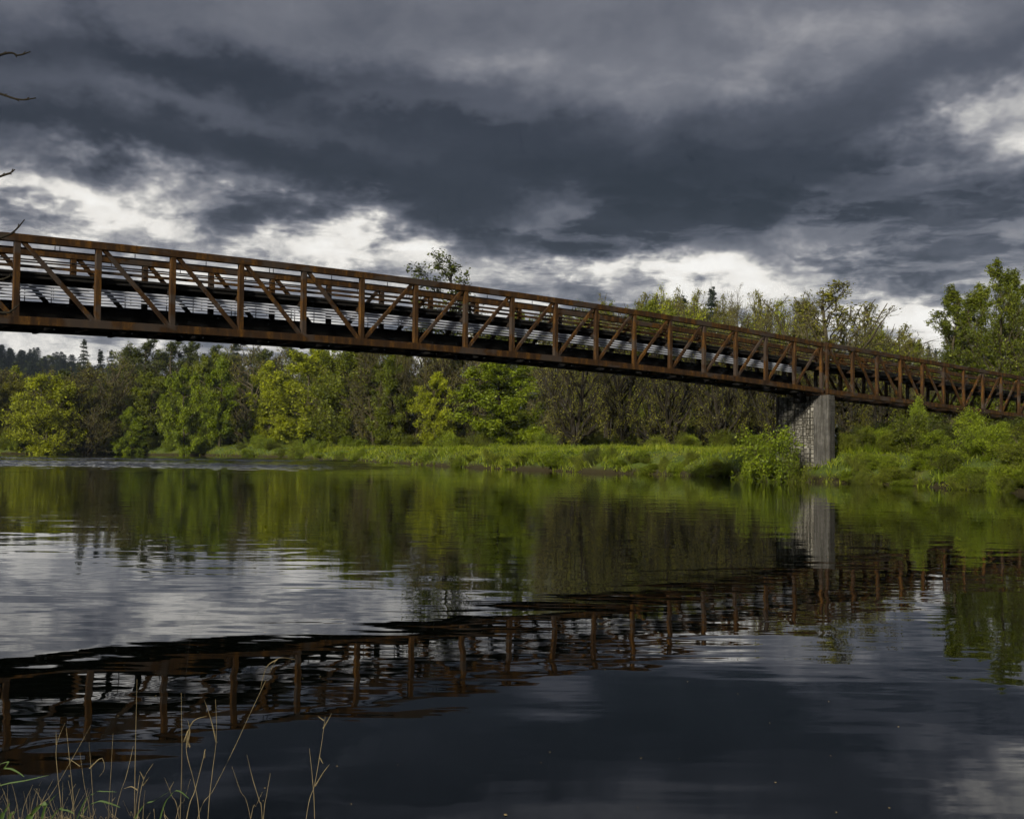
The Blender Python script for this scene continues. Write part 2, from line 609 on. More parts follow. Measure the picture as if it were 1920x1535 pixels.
def span(name, label, ztop, ks, plen, s0, mid, depth, services):
    base = B0 + BU * (s0 + ks[0] * plen)
    base[2] = 0
    root = empty(name, base)
    tag(root, label, 'footbridge')
    P = lambda k, w, dz: B0 + BU * (s0 + k * plen) + BN * w + ZUP * (ztop(s0 + k * plen) + EYE + dz) - base
    part = lambda nm, mb, mt, par=root, sm=False: link(nm, mb.mesh(nm, sm), M[mt], par)
    kk = np.arange(ks[0], ks[-1] + .01, .5)
    line = lambda w, dz, a=0.0, b=0.0: [P(k, w, dz) for k in np.concatenate([[kk[0] + a], kk[1:-1], [kk[-1] + b]])]
    e = .11 / plen
    for side, w in ((-1, 0.0), (1, BW)):
        part('top_chord', MB().sweep(line(w, -.14, -e, e), rect(.24, .28, .012), BN), 'rust')
        part('bottom_chord', MB().sweep(line(w, -depth + .15, -e, e), rect(.24, .30, .012), BN), 'rust')
        for k in ks:
            a, b = P(k, w, -depth + .30), P(k, w, -.28)
            if k in (ks[0], ks[-1]):
                a = P(k, w, -depth - .02)
            part('vertical_post', MB().sweep([a - ZUP * .03, b + ZUP * .03], rect(.19, .21, .010), BN), 'rust')
        for k in ks[:-1]:
            if k < mid:
                a, b = P(k, w, -.28) + BU * .22, P(k + 1, w, -depth + .30) - BU * .14
            else:
                a, b = P(k, w, -depth + .30) + BU * .14, P(k + 1, w, -.28) - BU * .22
            t = (b - a) / np.linalg.norm(b - a)
            part('diagonal_brace', MB().sweep([a - t * .12, b + t * .12], rect(.13, .15, .008), BN), 'rust')
        inn = -side * .155
        hr = part('handrail', MB().sweep(line(w + inn, -.46), ring(.030, 8), BN), 'rail', sm=True)
        part('safety_rail', MB().sweep(line(w + inn, -.70), rect(.04, .06, .008), BN), 'rust') if w > 0 else None
        part('safety_rail', MB().sweep(line(w + inn, -.93), rect(.04, .055, .008), BN), 'rust')
        part('toe_board', MB().sweep(line(w + inn, -1.09), rect(.03, .11, .008), BN), 'rust')
        for k in ks[:-1]:
            for q in ((.47, .53) if k % 3 == 0 else (.5,)):
                part('rail_bracket', MB().sweep([P(k + q, w + inn, -.28), P(k + q, w + inn, -.47)], rect(.025, .025, .004), BN), 'rail', hr)
    # deck on cross beams, half way up the trusses
    part('deck', MB().sweep(line(BW / 2, -1.31), rect(BW - .30, .10, .01), BN), 'deck')
    for w in (.25, BW / 2, BW - .25):
        part('stringer', MB().sweep(line(w, -1.43), rect(.09, .13, .01), BN), 'deck')
    for k in ks:
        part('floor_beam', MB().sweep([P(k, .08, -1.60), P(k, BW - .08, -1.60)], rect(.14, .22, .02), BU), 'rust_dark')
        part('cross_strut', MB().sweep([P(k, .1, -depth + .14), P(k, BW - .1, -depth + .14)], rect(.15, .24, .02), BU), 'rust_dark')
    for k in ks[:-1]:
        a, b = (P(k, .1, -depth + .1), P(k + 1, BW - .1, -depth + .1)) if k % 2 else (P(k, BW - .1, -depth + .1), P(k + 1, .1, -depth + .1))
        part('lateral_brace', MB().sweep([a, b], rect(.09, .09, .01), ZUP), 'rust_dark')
    if services:
        q = kk[-1] - .55
        cut = lambda w, dz: [P(k, w, dz) for k in list(kk[kk < q]) + [q]]
        for i in range(4):
            part('conduit', MB().sweep(cut(.42, -1.73 - .118 * i), ring(.046 - .004 * i, 12), BN), 'galv', sm=True)
        for k in ks[:-1]:
            part('conduit_hanger', MB().sweep([P(k + .5, .49, -1.36), P(k + .5, .49, -2.16)], rect(.025, .025, .004), BN), 'rail')
        for i in range(4):
            part('rack_rail', MB().sweep(cut(BW - .24, -1.70 - .12 * i), rect(.03, .035, .006), BN), 'rail')
        for k in ks[:-1]:
            for o_ in (.30, .36, .70):
                part('hanger', MB().sweep([P(k + o_, BW - .19, -1.36), P(k + o_, BW - .19, -2.30)], rect(.03, .03, .005), BN), 'rail')
        pq = [P(k, BW / 2, -depth + .52) for k in list(kk[kk < q]) + [q]]
        part('utility_pipe', MB().sweep(pq, ring(.47, 20), BN), 'pipe', sm=True)
        part('pipe_elbow', MB().sweep([P(q - .02, BW / 2, -depth + .52), P(q + .28, BW / 2, -depth + .44), P(q + .42, BW / 2, -depth + .1), P(q + .46, BW / 2, -depth - .55)], ring(.40, 16), BN), 'pipe', sm=True)
        for k in ks[:-1]:
            sad = part('pipe_saddle', MB().sweep([P(k + .5, .1, -depth + .02), P(k + .5, BW - .1, -depth + .02)], rect(.16, .16, .02), BU), 'pipe')
            bl = part('saddle_bolt', MB().sweep([P(k + .5, .32, -depth - .09), P(k + .5, .32, -depth + .0)], ring(.035, 6), BU), 'galv', sad)
        for w in (.42, BW - .42):
            part('pipe_bearer', MB().sweep(line(w, -depth + .06), rect(.32, .12, .02), BN), 'pipe')
    return root


def zmain(s):
    k = s / PL
    return 7.3768 + .0716 * k - .0061 * k * k


span('footbridge_span', 'long arched rust-brown steel truss footbridge span crossing the open river', zmain, list(range(-7, 18)), PL, 0.0, 5, 3.2, True)
span('footbridge_span', 'shorter rust-brown truss footbridge span sloping down from the stone pier into shrubs', lambda s: 6.87 - .0324 * (s - 48.78), list(range(0, 13)), 2.87, 48.68, 6, 3.27, False)


def build_pier(s_mid, ztop, zbase, label, stones=True):
    c0 = B0 + BU * s_mid
    c0[2] = zbase
    root = empty('bridge_pier', c0)
    root.rotation_euler = (0, 0, BA)          # local x along the bridge, local y across it
    tag(root, label, 'pier')
    H = ztop - zbase
    rng = np.random.default_rng(5)
    w0, w1, w2 = -.58, .52, 3.45
    mb = MB().box((-.27, w1 - .05, 0), (.27, w2 - .06, H))
    wall = link('wall', mb.mesh('wall'), M['mortar'], root)
    mb = MB().box((-.30, w2 - .10, 0), (.30, w2, H + .004))
    link('edge_strip', mb.mesh('edge_strip'), M['concrete'], root)
    # column with recessed panel and corner fillets
    mb = MB()
    prof = [(-.36, w0 + .06), (-.30, w0), (.30, w0), (.36, w0 + .06), (.36, w1), (-.36, w1), (-.36, w1 - .16), (-.32, w1 - .19), (-.32, w0 + .24), (-.36, w0 + .21)]
    V = [(x, y, z) for z in (0, H + .03) for x, y in prof]
    k = len(prof)
    mb.add(V, [(j, (j + 1) % k, k + (j + 1) % k, k + j) for j in range(k)])
    mb.f.setdefault(k, []).extend([np.array([list(range(k))[::-1]]), np.array([list(range(k, 2 * k))])])
    colm = link('column', mb.mesh('column'), M['concrete'], root)
    fin = MB().box((-.28, -.035, 0), (.28, .0, .085)).mesh('column_rib')
    z = .1
    while z < H - .1:
        o = link('column_rib', fin, M['concrete'], colm, (0, w0, z))
        o.scale = (1, 1, rng.uniform(.6, 1.2))
        z += rng.uniform(.13, .19)
    # two faces of random ashlar
    sm = MB()
    b, h = .5, .5
    sm.add([(-.5, -.5, 0), (.5, -.5, 0), (.5, .5, 0), (-.5, .5, 0), (-.42, -.42, 1), (.42, -.42, 1), (.42, .42, 1), (-.42, .42, 1)],
           [(4, 5, 6, 7), (0, 1, 5, 4), (1, 2, 6, 5), (2, 3, 7, 6), (3, 0, 4, 7)])
    stone = sm.mesh('stone')
    cw, ch = .125, .14
    nx, nz = int((w2 - .1 - w1) / cw), int(H / ch)
    cw, ch = (w2 - .1 - w1) / nx, H / nz
    for face in (-1,):
        used = np.zeros((nx, nz), bool)
        for i in range(nx):
            for j in range(nz):
                if used[i, j]:
                    continue
                a, c = [(1, 1), (2, 1), (1, 2), (2, 2), (1, 3), (3, 1)][rng.choice(6, p=[.08, .16, .26, .26, .16, .08])]
                a, c = min(a, nx - i), min(c, nz - j)
                while used[i:i + a, j:j + c].any():
                    if a > 1: a -= 1
                    else: c -= 1
                used[i:i + a, j:j + c] = True
                o = link('stone', stone, M['stone'], wall, (face * .262, w1 + (i + a / 2) * cw, (j + c / 2) * ch))
                o.rotation_euler = (0, face * math.pi / 2, 0)
                o.scale = (c * ch - .035, a * cw - .035, rng.uniform(.035, .065))
    return root


build_pier(48.35, 3.48 + EYE, gz(21, 70) - .9, 'concrete and stone bridge pier standing at the water edge under the span joint')
# far abutment of the end span, hidden in the shrubs
abp = B0 + BU * 83.6
abg = gz(*abp[:2])
ab = empty('bridge_abutment', abp + ZUP * abg)
ab.rotation_euler = (0, 0, BA)
tag(ab, 'low dark concrete abutment carrying the landward end of the footbridge', 'abutment')
abt = 6.87 - .0324 * (83.1 - 48.78) - 3.27 + EYE - abg
link('seat', MB().box((-.9, -.6, -.5), (.6, 3.4, abt)).mesh('seat'), M['concrete'], ab)
link('back_wall', MB().box((.6, -.6, -.5), (1.0, 3.4, abt + 1.7)).mesh('back_wall'), M['concrete'], ab)

# ------------------------------------------------------------------ plants
def unit(v):
    return v / (np.linalg.norm(v, axis=-1, keepdims=True) + 1e-9)


def bez(a, b, c, m):
    t = np.linspace(0, 1, m)[None, :, None]
    return a[:, None] * (1 - t) ** 2 + b[:, None] * 2 * t * (1 - t) + c[:, None] * t ** 2


def at_t(C, idx, t):
    m = C.shape[1]
    f = t * (m - 1); i = np.minimum(f.astype(int), m - 2); r = (f - i)[:, None]
    return C[idx, i] * (1 - r) + C[idx, i + 1] * r, unit(C[idx, i + 1] - C[idx, i])


def tubes(mb, C, R, n):
    """C (N,m,3) curves, R (N,m) radii, n sides"""
    N_, m = C.shape[:2]
    if N_ == 0: return
    T = unit(np.gradient(C, axis=1))
    ref = np.where(np.abs(T[..., 2:3]) > .9, np.array([1.0, 0, 0]), np.array([0, 0, 1.0]))
    A = unit(np.cross(T, ref)); B = np.cross(T, A)
    an = np.arange(n) * 2 * math.pi / n
    V = C[:, :, None] + R[:, :, None, None] * (A[:, :, None] * np.cos(an)[None, None, :, None] + B[:, :, None] * np.sin(an)[None, None, :, None])
    base = (np.arange(N_) * m * n)[:, None, None] + (np.arange(m - 1) * n)[None, :, None]
    j = np.arange(n)[None, None, :]; j2 = (j + 1) % n
    F = np.stack([base + j, base + j2, base + n + j2, base + n + j], -1).reshape(-1, 4)
    mb.add(V.reshape(-1, 3), F)


def leaves(mb, P, size, rng, flat=.35, aspect=.55):
    n = len(P)
    a = unit(rng.normal(size=(n, 3)) * np.array([1, 1, .7]))
    nn = unit(rng.normal(size=(n, 3)) + np.array([0, 0, flat * 2]))
    b = unit(np.cross(nn, a))
    s = (size * np.clip(rng.lognormal(-.08, .38, n), .4, 2.0))[:, None]
    V = np.stack([P - a * s * .5, P + b * s * aspect * .5, P + a * s * .5, P - b * s * aspect * .5], 1).reshape(-1, 3)
    mb.add(V, np.arange(n * 4).reshape(-1, 4))


def shape_round(u): return np.sqrt(np.clip(1 - (2 * u - .92) ** 2 / 1.18, .02, 1))
def shape_cone(u): return np.clip(1 - u, 0, 1) ** .75 * .95 + .06
def shape_oval(u): return np.clip(np.sin(np.pi * np.clip(u * .86 + .12, 0, 1)), .08, 1) ** .8
def shape_dome(u): return np.sqrt(np.clip(1 - u ** 3.0, .03, 1)) * (.62 + .38 * np.minimum(u * 1.6, 1))
def shape_vase(u): return np.clip(.35 + .9 * u - .55 * u ** 5, .1, 1)


PROTO = {}


def make_tree(key, seed, H, cw, cb, shape, n1=22, n2=9, n3=7, nl=10, leaf=.2, rise=.9, stems=1, r0=.18, tw=.016, n4=0, spread=1.0, l2=.42, lj=1.0, rag=(.68, 1.06)):
    rng = np.random.default_rng(seed)
    wood, fol = MB(), MB()
    m0 = 10
    ax = rng.uniform(0, 6.28)
    tops = []
    C0 = np.zeros((stems, m0, 3))
    for i in range(stems):
        a = ax + i * 6.28 / stems + rng.uniform(-.4, .4)
        sp = (cw * .42 * spread if stems > 1 else cw * .06)
        hh = H * (.9 if stems == 1 else rng.uniform(.68, .9))
        t = np.linspace(0, 1, m0)
        off = .12 * math.sqrt(stems)
        C0[i, :, 0] = math.cos(a) * (off * (stems > 1) + sp * t ** 1.3) + .02 * H * np.sin(t * 5 + seed + i) * t
        C0[i, :, 1] = math.sin(a) * (off * (stems > 1) + sp * t ** 1.3) + .02 * H * np.cos(t * 4 + seed * 2 + i) * t - .02 * H * t
        C0[i, :, 2] = t * hh - .25 * (1 - t)
    R0 = np.linspace(1, .12, m0)[None] * np.full((stems, 1), r0 / stems ** .35)
    tubes(wood, C0, R0, 7)
    # limbs
    N1 = n1 * stems
    si = np.arange(N1) % stems
    u = (rng.permutation(N1) + rng.uniform(0, 1, N1)) / N1
    az = np.arange(N1) * 2.39996 + rng.uniform(-.4, .4, N1)
    rad = cw * shape(u) * rng.uniform(*rag, N1)
    zc = cb * H + u * (1 - cb) * H
    end = np.stack([np.cos(az) * rad, np.sin(az) * rad, zc], 1)
    zs = np.clip(zc - rise * rad * rng.uniform(.7, 1.2, N1) - .03 * H, .12 * H * (stems == 1) + .06 * H, .86 * H)
    tt = np.clip(zs / C0[si, -1, 2], .05, .99)
    st, tg = at_t(C0, si, tt)
    mid = st * .5 + end * .5 + np.stack([np.cos(az), np.sin(az), np.full(N1, -.25)], 1) * (rad * .16)[:, None] + rng.normal(size=(N1, 3)) * cw * .05
    C1 = bez(st, mid, end, 7)
    C1[:, 1:-1] += rng.normal(size=(N1, 5, 3)) * cw * .022
    L1 = np.linalg.norm(end - st, axis=1)
    tubes(wood, C1, np.linspace(1, .22, 7)[None] * (r0 * .34 * np.sqrt(L1 / L1.max()))[:, None], 5)
    # branches
    def sub(C, L, n, k, m, jit, upb, tmin):
        N_ = len(C)
        idx = np.repeat(np.arange(N_), n)
        t = np.clip(rng.uniform(tmin, 1.0, N_ * n), 0, .999)
        s, tg = at_t(C, idx, t)
        d = unit(tg * .75 + rng.normal(size=(N_ * n, 3)) * jit + np.array([0, 0, upb]))
        ln = L[idx] * k * rng.uniform(.45, 1.0, N_ * n) * (1.15 - .5 * t)
        e = s + d * ln[:, None]
        md = (s + e) / 2 + rng.normal(size=(N_ * n, 3)) * (ln * .10)[:, None] - np.array([0, 0, 1]) * (ln * .06)[:, None]
        return bez(s, md, e, m), ln
    C2, L2 = sub(C1, L1, n2, l2, 5, .62, .18, .22)
    tubes(wood, C2, np.linspace(1, .35, 5)[None] * np.maximum(tw * 1.3, r0 * .075 * np.sqrt(L2 / L2.max()))[:, None], 4)
    C3, L3 = sub(C2, L2, n3, .55, 3, .6, .18, .15)
    tubes(wood if n4 == 0 else fol, C3, np.linspace(1, .6, 3)[None] * np.full((len(C3), 1), tw), 3)
    if n4:
        C4, L4 = sub(C3, L3, n4, .7, 2, .55, .22, .1)
        a, b = C4[:, 0], C4[:, 1]
        sd_ = unit(np.cross(b - a, rng.normal(size=a.shape))) * tw * .62
        V = np.stack([a - sd_, a + sd_, b], 1).reshape(-1, 3)
        fol.add(V, np.arange(len(V)).reshape(-1, 3))
    bud = MB()
    if nl:
        n = int(len(C3) * nl)
        idx = rng.integers(0, len(C3), n)
        p, _ = at_t(C3, idx, rng.uniform(.15, .999, n))
        leaves(bud, p + rng.normal(size=(n, 3)) * leaf * lj, leaf, rng)
    allv = np.concatenate(fol.v + bud.v + wood.v)
    W = np.percentile(np.hypot(allv[:, 0], allv[:, 1]), 97) * 2
    PROTO[key] = dict(wood=wood.mesh(key + '_trunk'), twigs=fol.mesh(key + '_twigs') if fol.n else None, leaf=bud.mesh(key + '_leaves') if bud.n else None, H=np.percentile(allv[:, 2], 99.7), W=W)


def make_fir(key, seed, H, cw):
    rng = np.random.default_rng(seed)
    wood, fol = MB(), MB()
    m0 = 8
    t = np.linspace(0, 1, m0)
    C0 = np.stack([.1 * np.sin(t * 4), .1 * np.cos(t * 3) - .1, t * H - .3 * (1 - t)], 1)[None]
    tubes(wood, C0, np.linspace(.26, .02, m0)[None], 7)
    N1 = 150
    u = np.sort(rng.uniform(.12, 1, N1) ** .85)
    az = np.arange(N1) * 2.39996 + rng.uniform(-.3, .3, N1)
    rad = cw * (1.01 - u) ** .65 * rng.uniform(.5, 1.15, N1) + .18
    st = np.stack([np.zeros(N1), np.zeros(N1), u * H], 1)
    end = np.stack([np.cos(az) * rad, np.sin(az) * rad, u * H - rad * rng.uniform(.12, .40, N1) + .1 * H * .1], 1)
    mid = (st + end) / 2 + np.array([0, 0, .10]) * rad[:, None]
    C1 = bez(st, mid, end, 5)
    tubes(wood, C1, np.linspace(1, .3, 5)[None] * .045, 3)
    n = 14000
    idx = rng.choice(N1, n, p=rad / rad.sum())
    tt = rng.uniform(.08, 1, n)
    p, tg = at_t(C1, idx, np.minimum(tt, .999))
    side = unit(np.cross(tg, np.array([0, 0, 1.0])))
    w_ = (rad[idx] * .34 * (1.1 - tt) + .08)
    p = p + side * (rng.normal(size=n) * w_)[:, None] + np.array([0, 0, 1.0]) * (rng.normal(size=n) * .08 - .07)[:, None]
    leaves(fol, p, .26, rng, .8, .4)
    PROTO[key] = dict(wood=wood.mesh(key + '_trunk'), twigs=None, leaf=fol.mesh(key + '_leaves'), H=H, W=cw * 2)


# leafy crowns
make_tree('round_a', 11, 15, 4.8, .06, shape_round, 40, 9, 7, 15, .22, .45, 1, .30, l2=.5, rag=(.6, 1.08))
make_tree('round_b', 12, 14, 4.6, .05, shape_oval, 38, 9, 7, 15, .22, .45, 1, .28, l2=.5, rag=(.6, 1.08))
make_tree('round_c', 13, 13, 5.6, .04, shape_round, 19, 9, 7, 12, .22, .55, 3, .30, l2=.5, rag=(.6, 1.08))
make_tree('oval_a', 14, 16, 3.6, .08, shape_oval, 40, 9, 6, 16, .24, .5, 1, .28, l2=.55, rag=(.6, 1.08))
make_tree('cotton_a', 15, 18, 3.3, .12, shape_cone, 42, 8, 6, 12, .175, 1.5, 1, .28, lj=.9, rag=(.5, 1.15))
make_tree('cotton_b', 16, 18, 3.9, .15, shape_oval, 40, 8, 6, 12, .175, 1.5, 1, .28, lj=.9, rag=(.5, 1.15))
# half in leaf
make_tree('sparse_a', 21, 17, 6.0, .16, shape_vase, 40, 9, 7, 1.6, .19, 1.6, 1, .30, .020, 4, rag=(.7, 1.04))
make_tree('sparse_b', 22, 17, 4.4, .15, shape_oval, 28, 9, 7, 3.0, .20, 1.3, 2, .26, .020, 4)
make_tree('dome', 24, 15, 6.2, .25, shape_dome, 64, 8, 6, 2.6, .18, 2.2, 1, .40, .020, 4, l2=.30, rag=(.15, 1.02))
# bare crowns
make_tree('bare_a', 31, 14, 4.6, .12, shape_vase, 13, 8, 6, 2.2, .17, 1.3, 3, .60, .020, 2)
make_tree('bare_b', 32, 14, 4.2, .08, shape_round, 30, 9, 8, 1.0, .16, 1.2, 2, .24, .022, 6)
make_tree('bare_c', 33, 14, 5.0, .06, shape_round, 11, 8, 6, 2.2, .17, 1.0, 4, .60, .020, 2)
# a thin tall top
make_tree('tall_a', 41, 28, 4.2, .45, shape_round, 30, 7, 6, 5, .34, 1.2, 1, .36, .03)
# shrubs
make_tree('shrub_a', 51, 2.6, 1.5, .05, shape_vase, 4, 6, 4, 24, .088, 1.7, 7, .05, .010, spread=1.9, l2=.5, lj=1.6, rag=(.25, 1.25))
make_tree('shrub_b', 52, 3.2, 1.3, .05, shape_oval, 5, 6, 4, 22, .088, 1.9, 6, .05, .010, spread=1.5, l2=.5, lj=1.6, rag=(.25, 1.25))
make_tree('shrub_c', 53, 1.6, 1.7, .0, shape_vase, 4, 6, 4, 20, .085, 1.2, 8, .04, .010, spread=2.2, l2=.6, lj=1.6, rag=(.2, 1.3))
make_fir('fir_a', 61, 22, 4.4)
make_fir('fir_b', 62, 22, 3.4)

RNG = np.random.default_rng(77)


def plant(key, x, y, h, w, name, leafm, label, group=None, cat='tree', barkm='bark', twigm='twig', rz=None, sink=0.0, z=None):
    p = PROTO[key]
    root = empty(name, (x, y, (gz(x, y) if z is None else z) - sink), RNG.uniform(0, 6.28) if rz is None else rz)
    sx = w / p['W']; sz = h / p['H']
    tag(root, label, cat, group)
    o = link('trunk' if cat == 'tree' else 'stems', p['wood'], M[barkm], root); o.scale = (sx, sx, sz)
    if p['twigs']:
        o = link('twigs', p['twigs'], M[twigm], root); o.scale = (sx, sx, sz)
    if p['leaf']:
        o = link('crown' if cat == 'tree' else 'foliage', p['leaf'], M[leafm], root); o.scale = (sx, sx, sz)
    return root


def hor(px):
    return 840 + ROLL * (px - 960)


def spot(px, Y, top, wpx, key, *a, **k):
    """stand a plant on the ground at bearing px and distance Y, as tall as it looks there"""
    X = (px - 960) / FPX * Y
    g = k['z'] if 'z' in k else gz(X, Y)
    h = EYE + (hor(px) - top) / FPX * Y - g
    return plant(key, X, Y, max(h, .4), wpx * Y / FPX, *a, **k)


T = 'tree'
# --- single trees one can point to
spot(88, 203, 704, 140, 'round_c', 'leaning_tree', 'yellow', 'low spreading yellow-olive tree leaning over the water at the far left bank', rz=1.0, twigm='twig')
spot(165, 207, 690, 135, 'bare_b', 'bare_tree', 'olive', 'rounded grey-brown leafless tree beside the leaning yellow-olive tree')
spot(210, 226, 668, 100, 'bare_a', 'bare_tree', 'olive', 'tall grey leafless tree between the firs and the small lime tree')
spot(247, 208, 765, 68, 'round_b', 'young_tree', 'bright', 'small bright lime-green tree standing low on the far bank')
spot(345, 203, 692, 84, 'round_a', 'green_tree', 'bright', 'bright green bushy tree with stacked rounded foliage on the far bank')
spot(412, 206, 672, 70, 'oval_a', 'green_tree', 'bright', 'narrow bright green tree beside the bushy stacked tree')
spot(465, 222, 662, 110, 'bare_c', 'bare_tree', 'olive', 'broad brownish leafless tree left of the big yellow willow')
spot(573, 197, 655, 172, 'round_a', 'willow_tree', 'yellow', 'big rounded yellow-green willow at the bend of the bank', rz=.4)
spot(668, 163, 640, 175, 'round_c', 'green_tree', 'mid', 'wide mid-green tree with dark visible limbs beside the yellow willow', barkm='darkbark')
spot(735, 150, 668, 90, 'round_b', 'green_tree', 'mid', 'dark green tree with crooked dark limbs behind the grassy bank', barkm='darkbark')
spot(775, 152, 650, 105, 'bare_b', 'bare_tree', 'olive', 'grey-olive leafless tree behind the two green bank trees')
spot(815, 133, 700, 86, 'round_b', 'green_tree', 'yellow', 'yellow-green tree with a low leafy skirt on the grassy bank')
spot(940, 122, 678, 175, 'round_a', 'green_tree', 'bright', 'large round bright green tree on the grassy bank under the bridge', rz=2.1, barkm='darkbark')
spot(826, 165, 476, 150, 'tall_a', 'tall_tree', 'dark', 'very tall sparse tree whose thin top rises above the bridge', cat=T, barkm='darkbark', rz=.8)
spot(155, 262, 636, 62, 'fir_a', 'fir_tree', 'fir', 'dark pointed fir standing tallest above the far left trees')
spot(186, 266, 650, 48, 'fir_b', 'fir_tree', 'fir', 'slimmer dark fir just behind the tallest left fir')
spot(206, 262, 656, 52, 'fir_a', 'fir_tree', 'fir', 'dark fir half hidden behind the grey leafless tree')
spot(440, 255, 640, 70, 'fir_a', 'fir_tree', 'fir', 'dark fir with ragged top just under the bridge beam')
spot(1335, 205, 528, 74, 'fir_b', 'fir_tree', 'fir', 'lone dark fir spire rising above the bridge rail')
spot(1230, 168, 552, 66, 'fir_a', 'fir_tree', 'fir', 'dark green fir wrapped in pale half-leafed trees')
spot(1282, 165, 545, 70, 'fir_b', 'fir_tree', 'fir', 'second dark fir among pale half-leafed trees')
spot(1552, 117, 532, 300, 'dome', 'half_leafed_tree', 'olive', 'wide domed half-leafed tree with fanned bare branches above the pier', rz=.3)
spot(1395, 124, 546, 125, 'sparse_a', 'half_leafed_tree', 'olive', 'upright twiggy tree between the fir spire and the domed tree')
spot(1462, 122, 566, 100, 'dome', 'half_leafed_tree', 'yellow', 'narrow half-leafed tree leaning into the domed tree')
spot(1640, 116, 610, 110, 'sparse_b', 'half_leafed_tree', 'yellow', 'lower half-leafed tree right of the domed tree')
spot(1700, 118, 628, 100, 'dome', 'half_leafed_tree', 'olive', 'low pale twiggy tree sloping down beside the cottonwoods')
spot(1240, 140, 540, 100, 'sparse_b', 'half_leafed_tree', 'yellow', 'pale half-leafed tree in front of the firs')
spot(1305, 138, 560, 90, 'sparse_b', 'half_leafed_tree', 'yellow', 'pale half-leafed tree below the lone fir spire')
for px, Y, top, w, k in ((1200, 150, 552, 120, 'dome'), (1300, 150, 545, 120, 'dome'), (1425, 130, 548, 130, 'dome'), (1625, 122, 572, 140, 'dome'), (1360, 150, 556, 100, 'sparse_b'), (1262, 152, 544, 90, 'sparse_b'), (1135, 156, 572, 90, 'sparse_b'), (1690, 126, 610, 120, 'dome'), (1500, 128, 552, 120, 'sparse_b')):
    spot(px, Y, top, w, k, 'half_leafed_tree', 'olive', 'pale half-leafed tree in the row behind the bridge rail', 'half-leafed trees behind the bridge')
spot(1165, 145, 560, 100, 'bare_a', 'bare_tree', 'olive', 'grey twiggy tree just topping the bridge rail')
spot(1785, 104, 538, 128, 'cotton_a', 'cottonwood_tree', 'mid', 'dark cone-shaped cottonwood with ragged left edge', rz=.2)
spot(1868, 100, 490, 140, 'cotton_b', 'cottonwood_tree', 'mid', 'tallest dark cottonwood towering over the landward span')
spot(1826, 108, 552, 130, 'cotton_a', 'cottonwood_tree', 'mid', 'shorter cottonwood filling the gap between two taller ones')
spot(1930, 98, 528, 130, 'cotton_b', 'cottonwood_tree', 'mid', 'leafy cottonwood behind the landward end of the bridge')
spot(1848, 112, 532, 130, 'cotton_b', 'cottonwood_tree', 'mid', 'cottonwood standing behind the tallest one')
spot(1902, 110, 508, 130, 'cotton_a', 'cottonwood_tree', 'mid', 'pointed cottonwood beside the tallest one above the bridge end')
for px, Y, top, w in ((1700, 300, 652, 30), (1722, 310, 645, 34), (1742, 300, 640, 38), (1756, 310, 648, 30)):
    spot(px, Y, top, w, 'fir_b', 'fir_tree', 'fir', 'small distant dark fir in the gap before the cottonwoods', 'distant firs in the gap before the cottonwoods')

# --- dark leafless grove between the green tree and the pier
for i, (px, Y, top, w) in enumerate([(1050, 122, 640, 95), (1078, 106, 600, 130), (1140, 128, 610, 110), (1170, 112, 620, 115), (1225, 130, 610, 110), (1258, 110, 620, 130), (1320, 124, 610, 115),
                                     (1352, 108, 630, 110), (1402, 116, 620, 110), (1445, 110, 640, 100), (1500, 118, 640, 100), (1590, 114, 640, 110), (1650, 108, 660, 100)]):
    spot(px, Y, top, w, ('bare_a', 'bare_c', 'bare_a')[i % 3], 'bare_tree', 'olive', 'dark leafless tree in the thicket left of the pier', 'leafless thicket by the pier', barkm='darkbark', twigm='darktwig')
# --- second row on the far left bank
for i, (px, top, w, mt_) in enumerate(((-60, 700, 110, 'yellow'), (20, 715, 100, 'olive'), (130, 712, 110, 'olive'), (190, 722, 90, 'mid'), (285, 700, 100, 'mid'), (300, 735, 80, 'mid'), (375, 680, 100, 'mid'),
                                       (450, 712, 90, 'mid'), (505, 680, 100, 'yellow'), (530, 705, 90, 'yellow'), (610, 668, 120, 'mid'), (640, 700, 90, 'bright'))):
    spot(px, 213 + (i % 4) * 4, top, w, ('round_c', 'round_a', 'round_b')[i % 3], 'bank_tree', mt_, {'yellow': 'yellow-green', 'olive': 'olive', 'mid': 'mid-green', 'bright': 'fresh green'}[mt_] + ' rounded tree filling the second row on the far left bank', 'second row of trees on the far left bank, ' + mt_)
# --- woodland behind the bank trees
woods = []
for px in np.arange(-330, 700, 34):
    woods.append((px + RNG.uniform(-12, 12), RNG.uniform(226, 262), RNG.uniform(640, 668) if px > 235 else RNG.uniform(690, 725), RNG.uniform(85, 125)))
for px in np.arange(640, 1150, 34):
    woods.append((px + RNG.uniform(-12, 12), RNG.uniform(150, 190), np.interp(px, [640, 760, 1000, 1150], [650, 625, 595, 575]) + RNG.uniform(-12, 14), RNG.uniform(90, 140)))
for px in np.arange(1100, 2250, 40):
    woods.append((px + RNG.uniform(-12, 12), RNG.uniform(126, 160), np.interp(px, [1100, 1250, 1400, 1650, 1760, 2200], [570, 560, 575, 610, 650, 640]) + RNG.uniform(0, 30), RNG.uniform(90, 130)))
kinds = [('bare_b', 'olive', 'greyish leafless tree in the woodland behind the bank trees'), ('oval_a', 'dark', 'dark green tree in the woodland behind the bank trees'),
         ('sparse_b', 'mid', 'thin half-leafed tree in the woodland behind the bank trees'), ('round_a', 'mid', 'rounded green tree in the woodland behind the bank trees'), ('bare_c', 'olive', 'greyish leafless tree in the woodland behind the bank trees')]
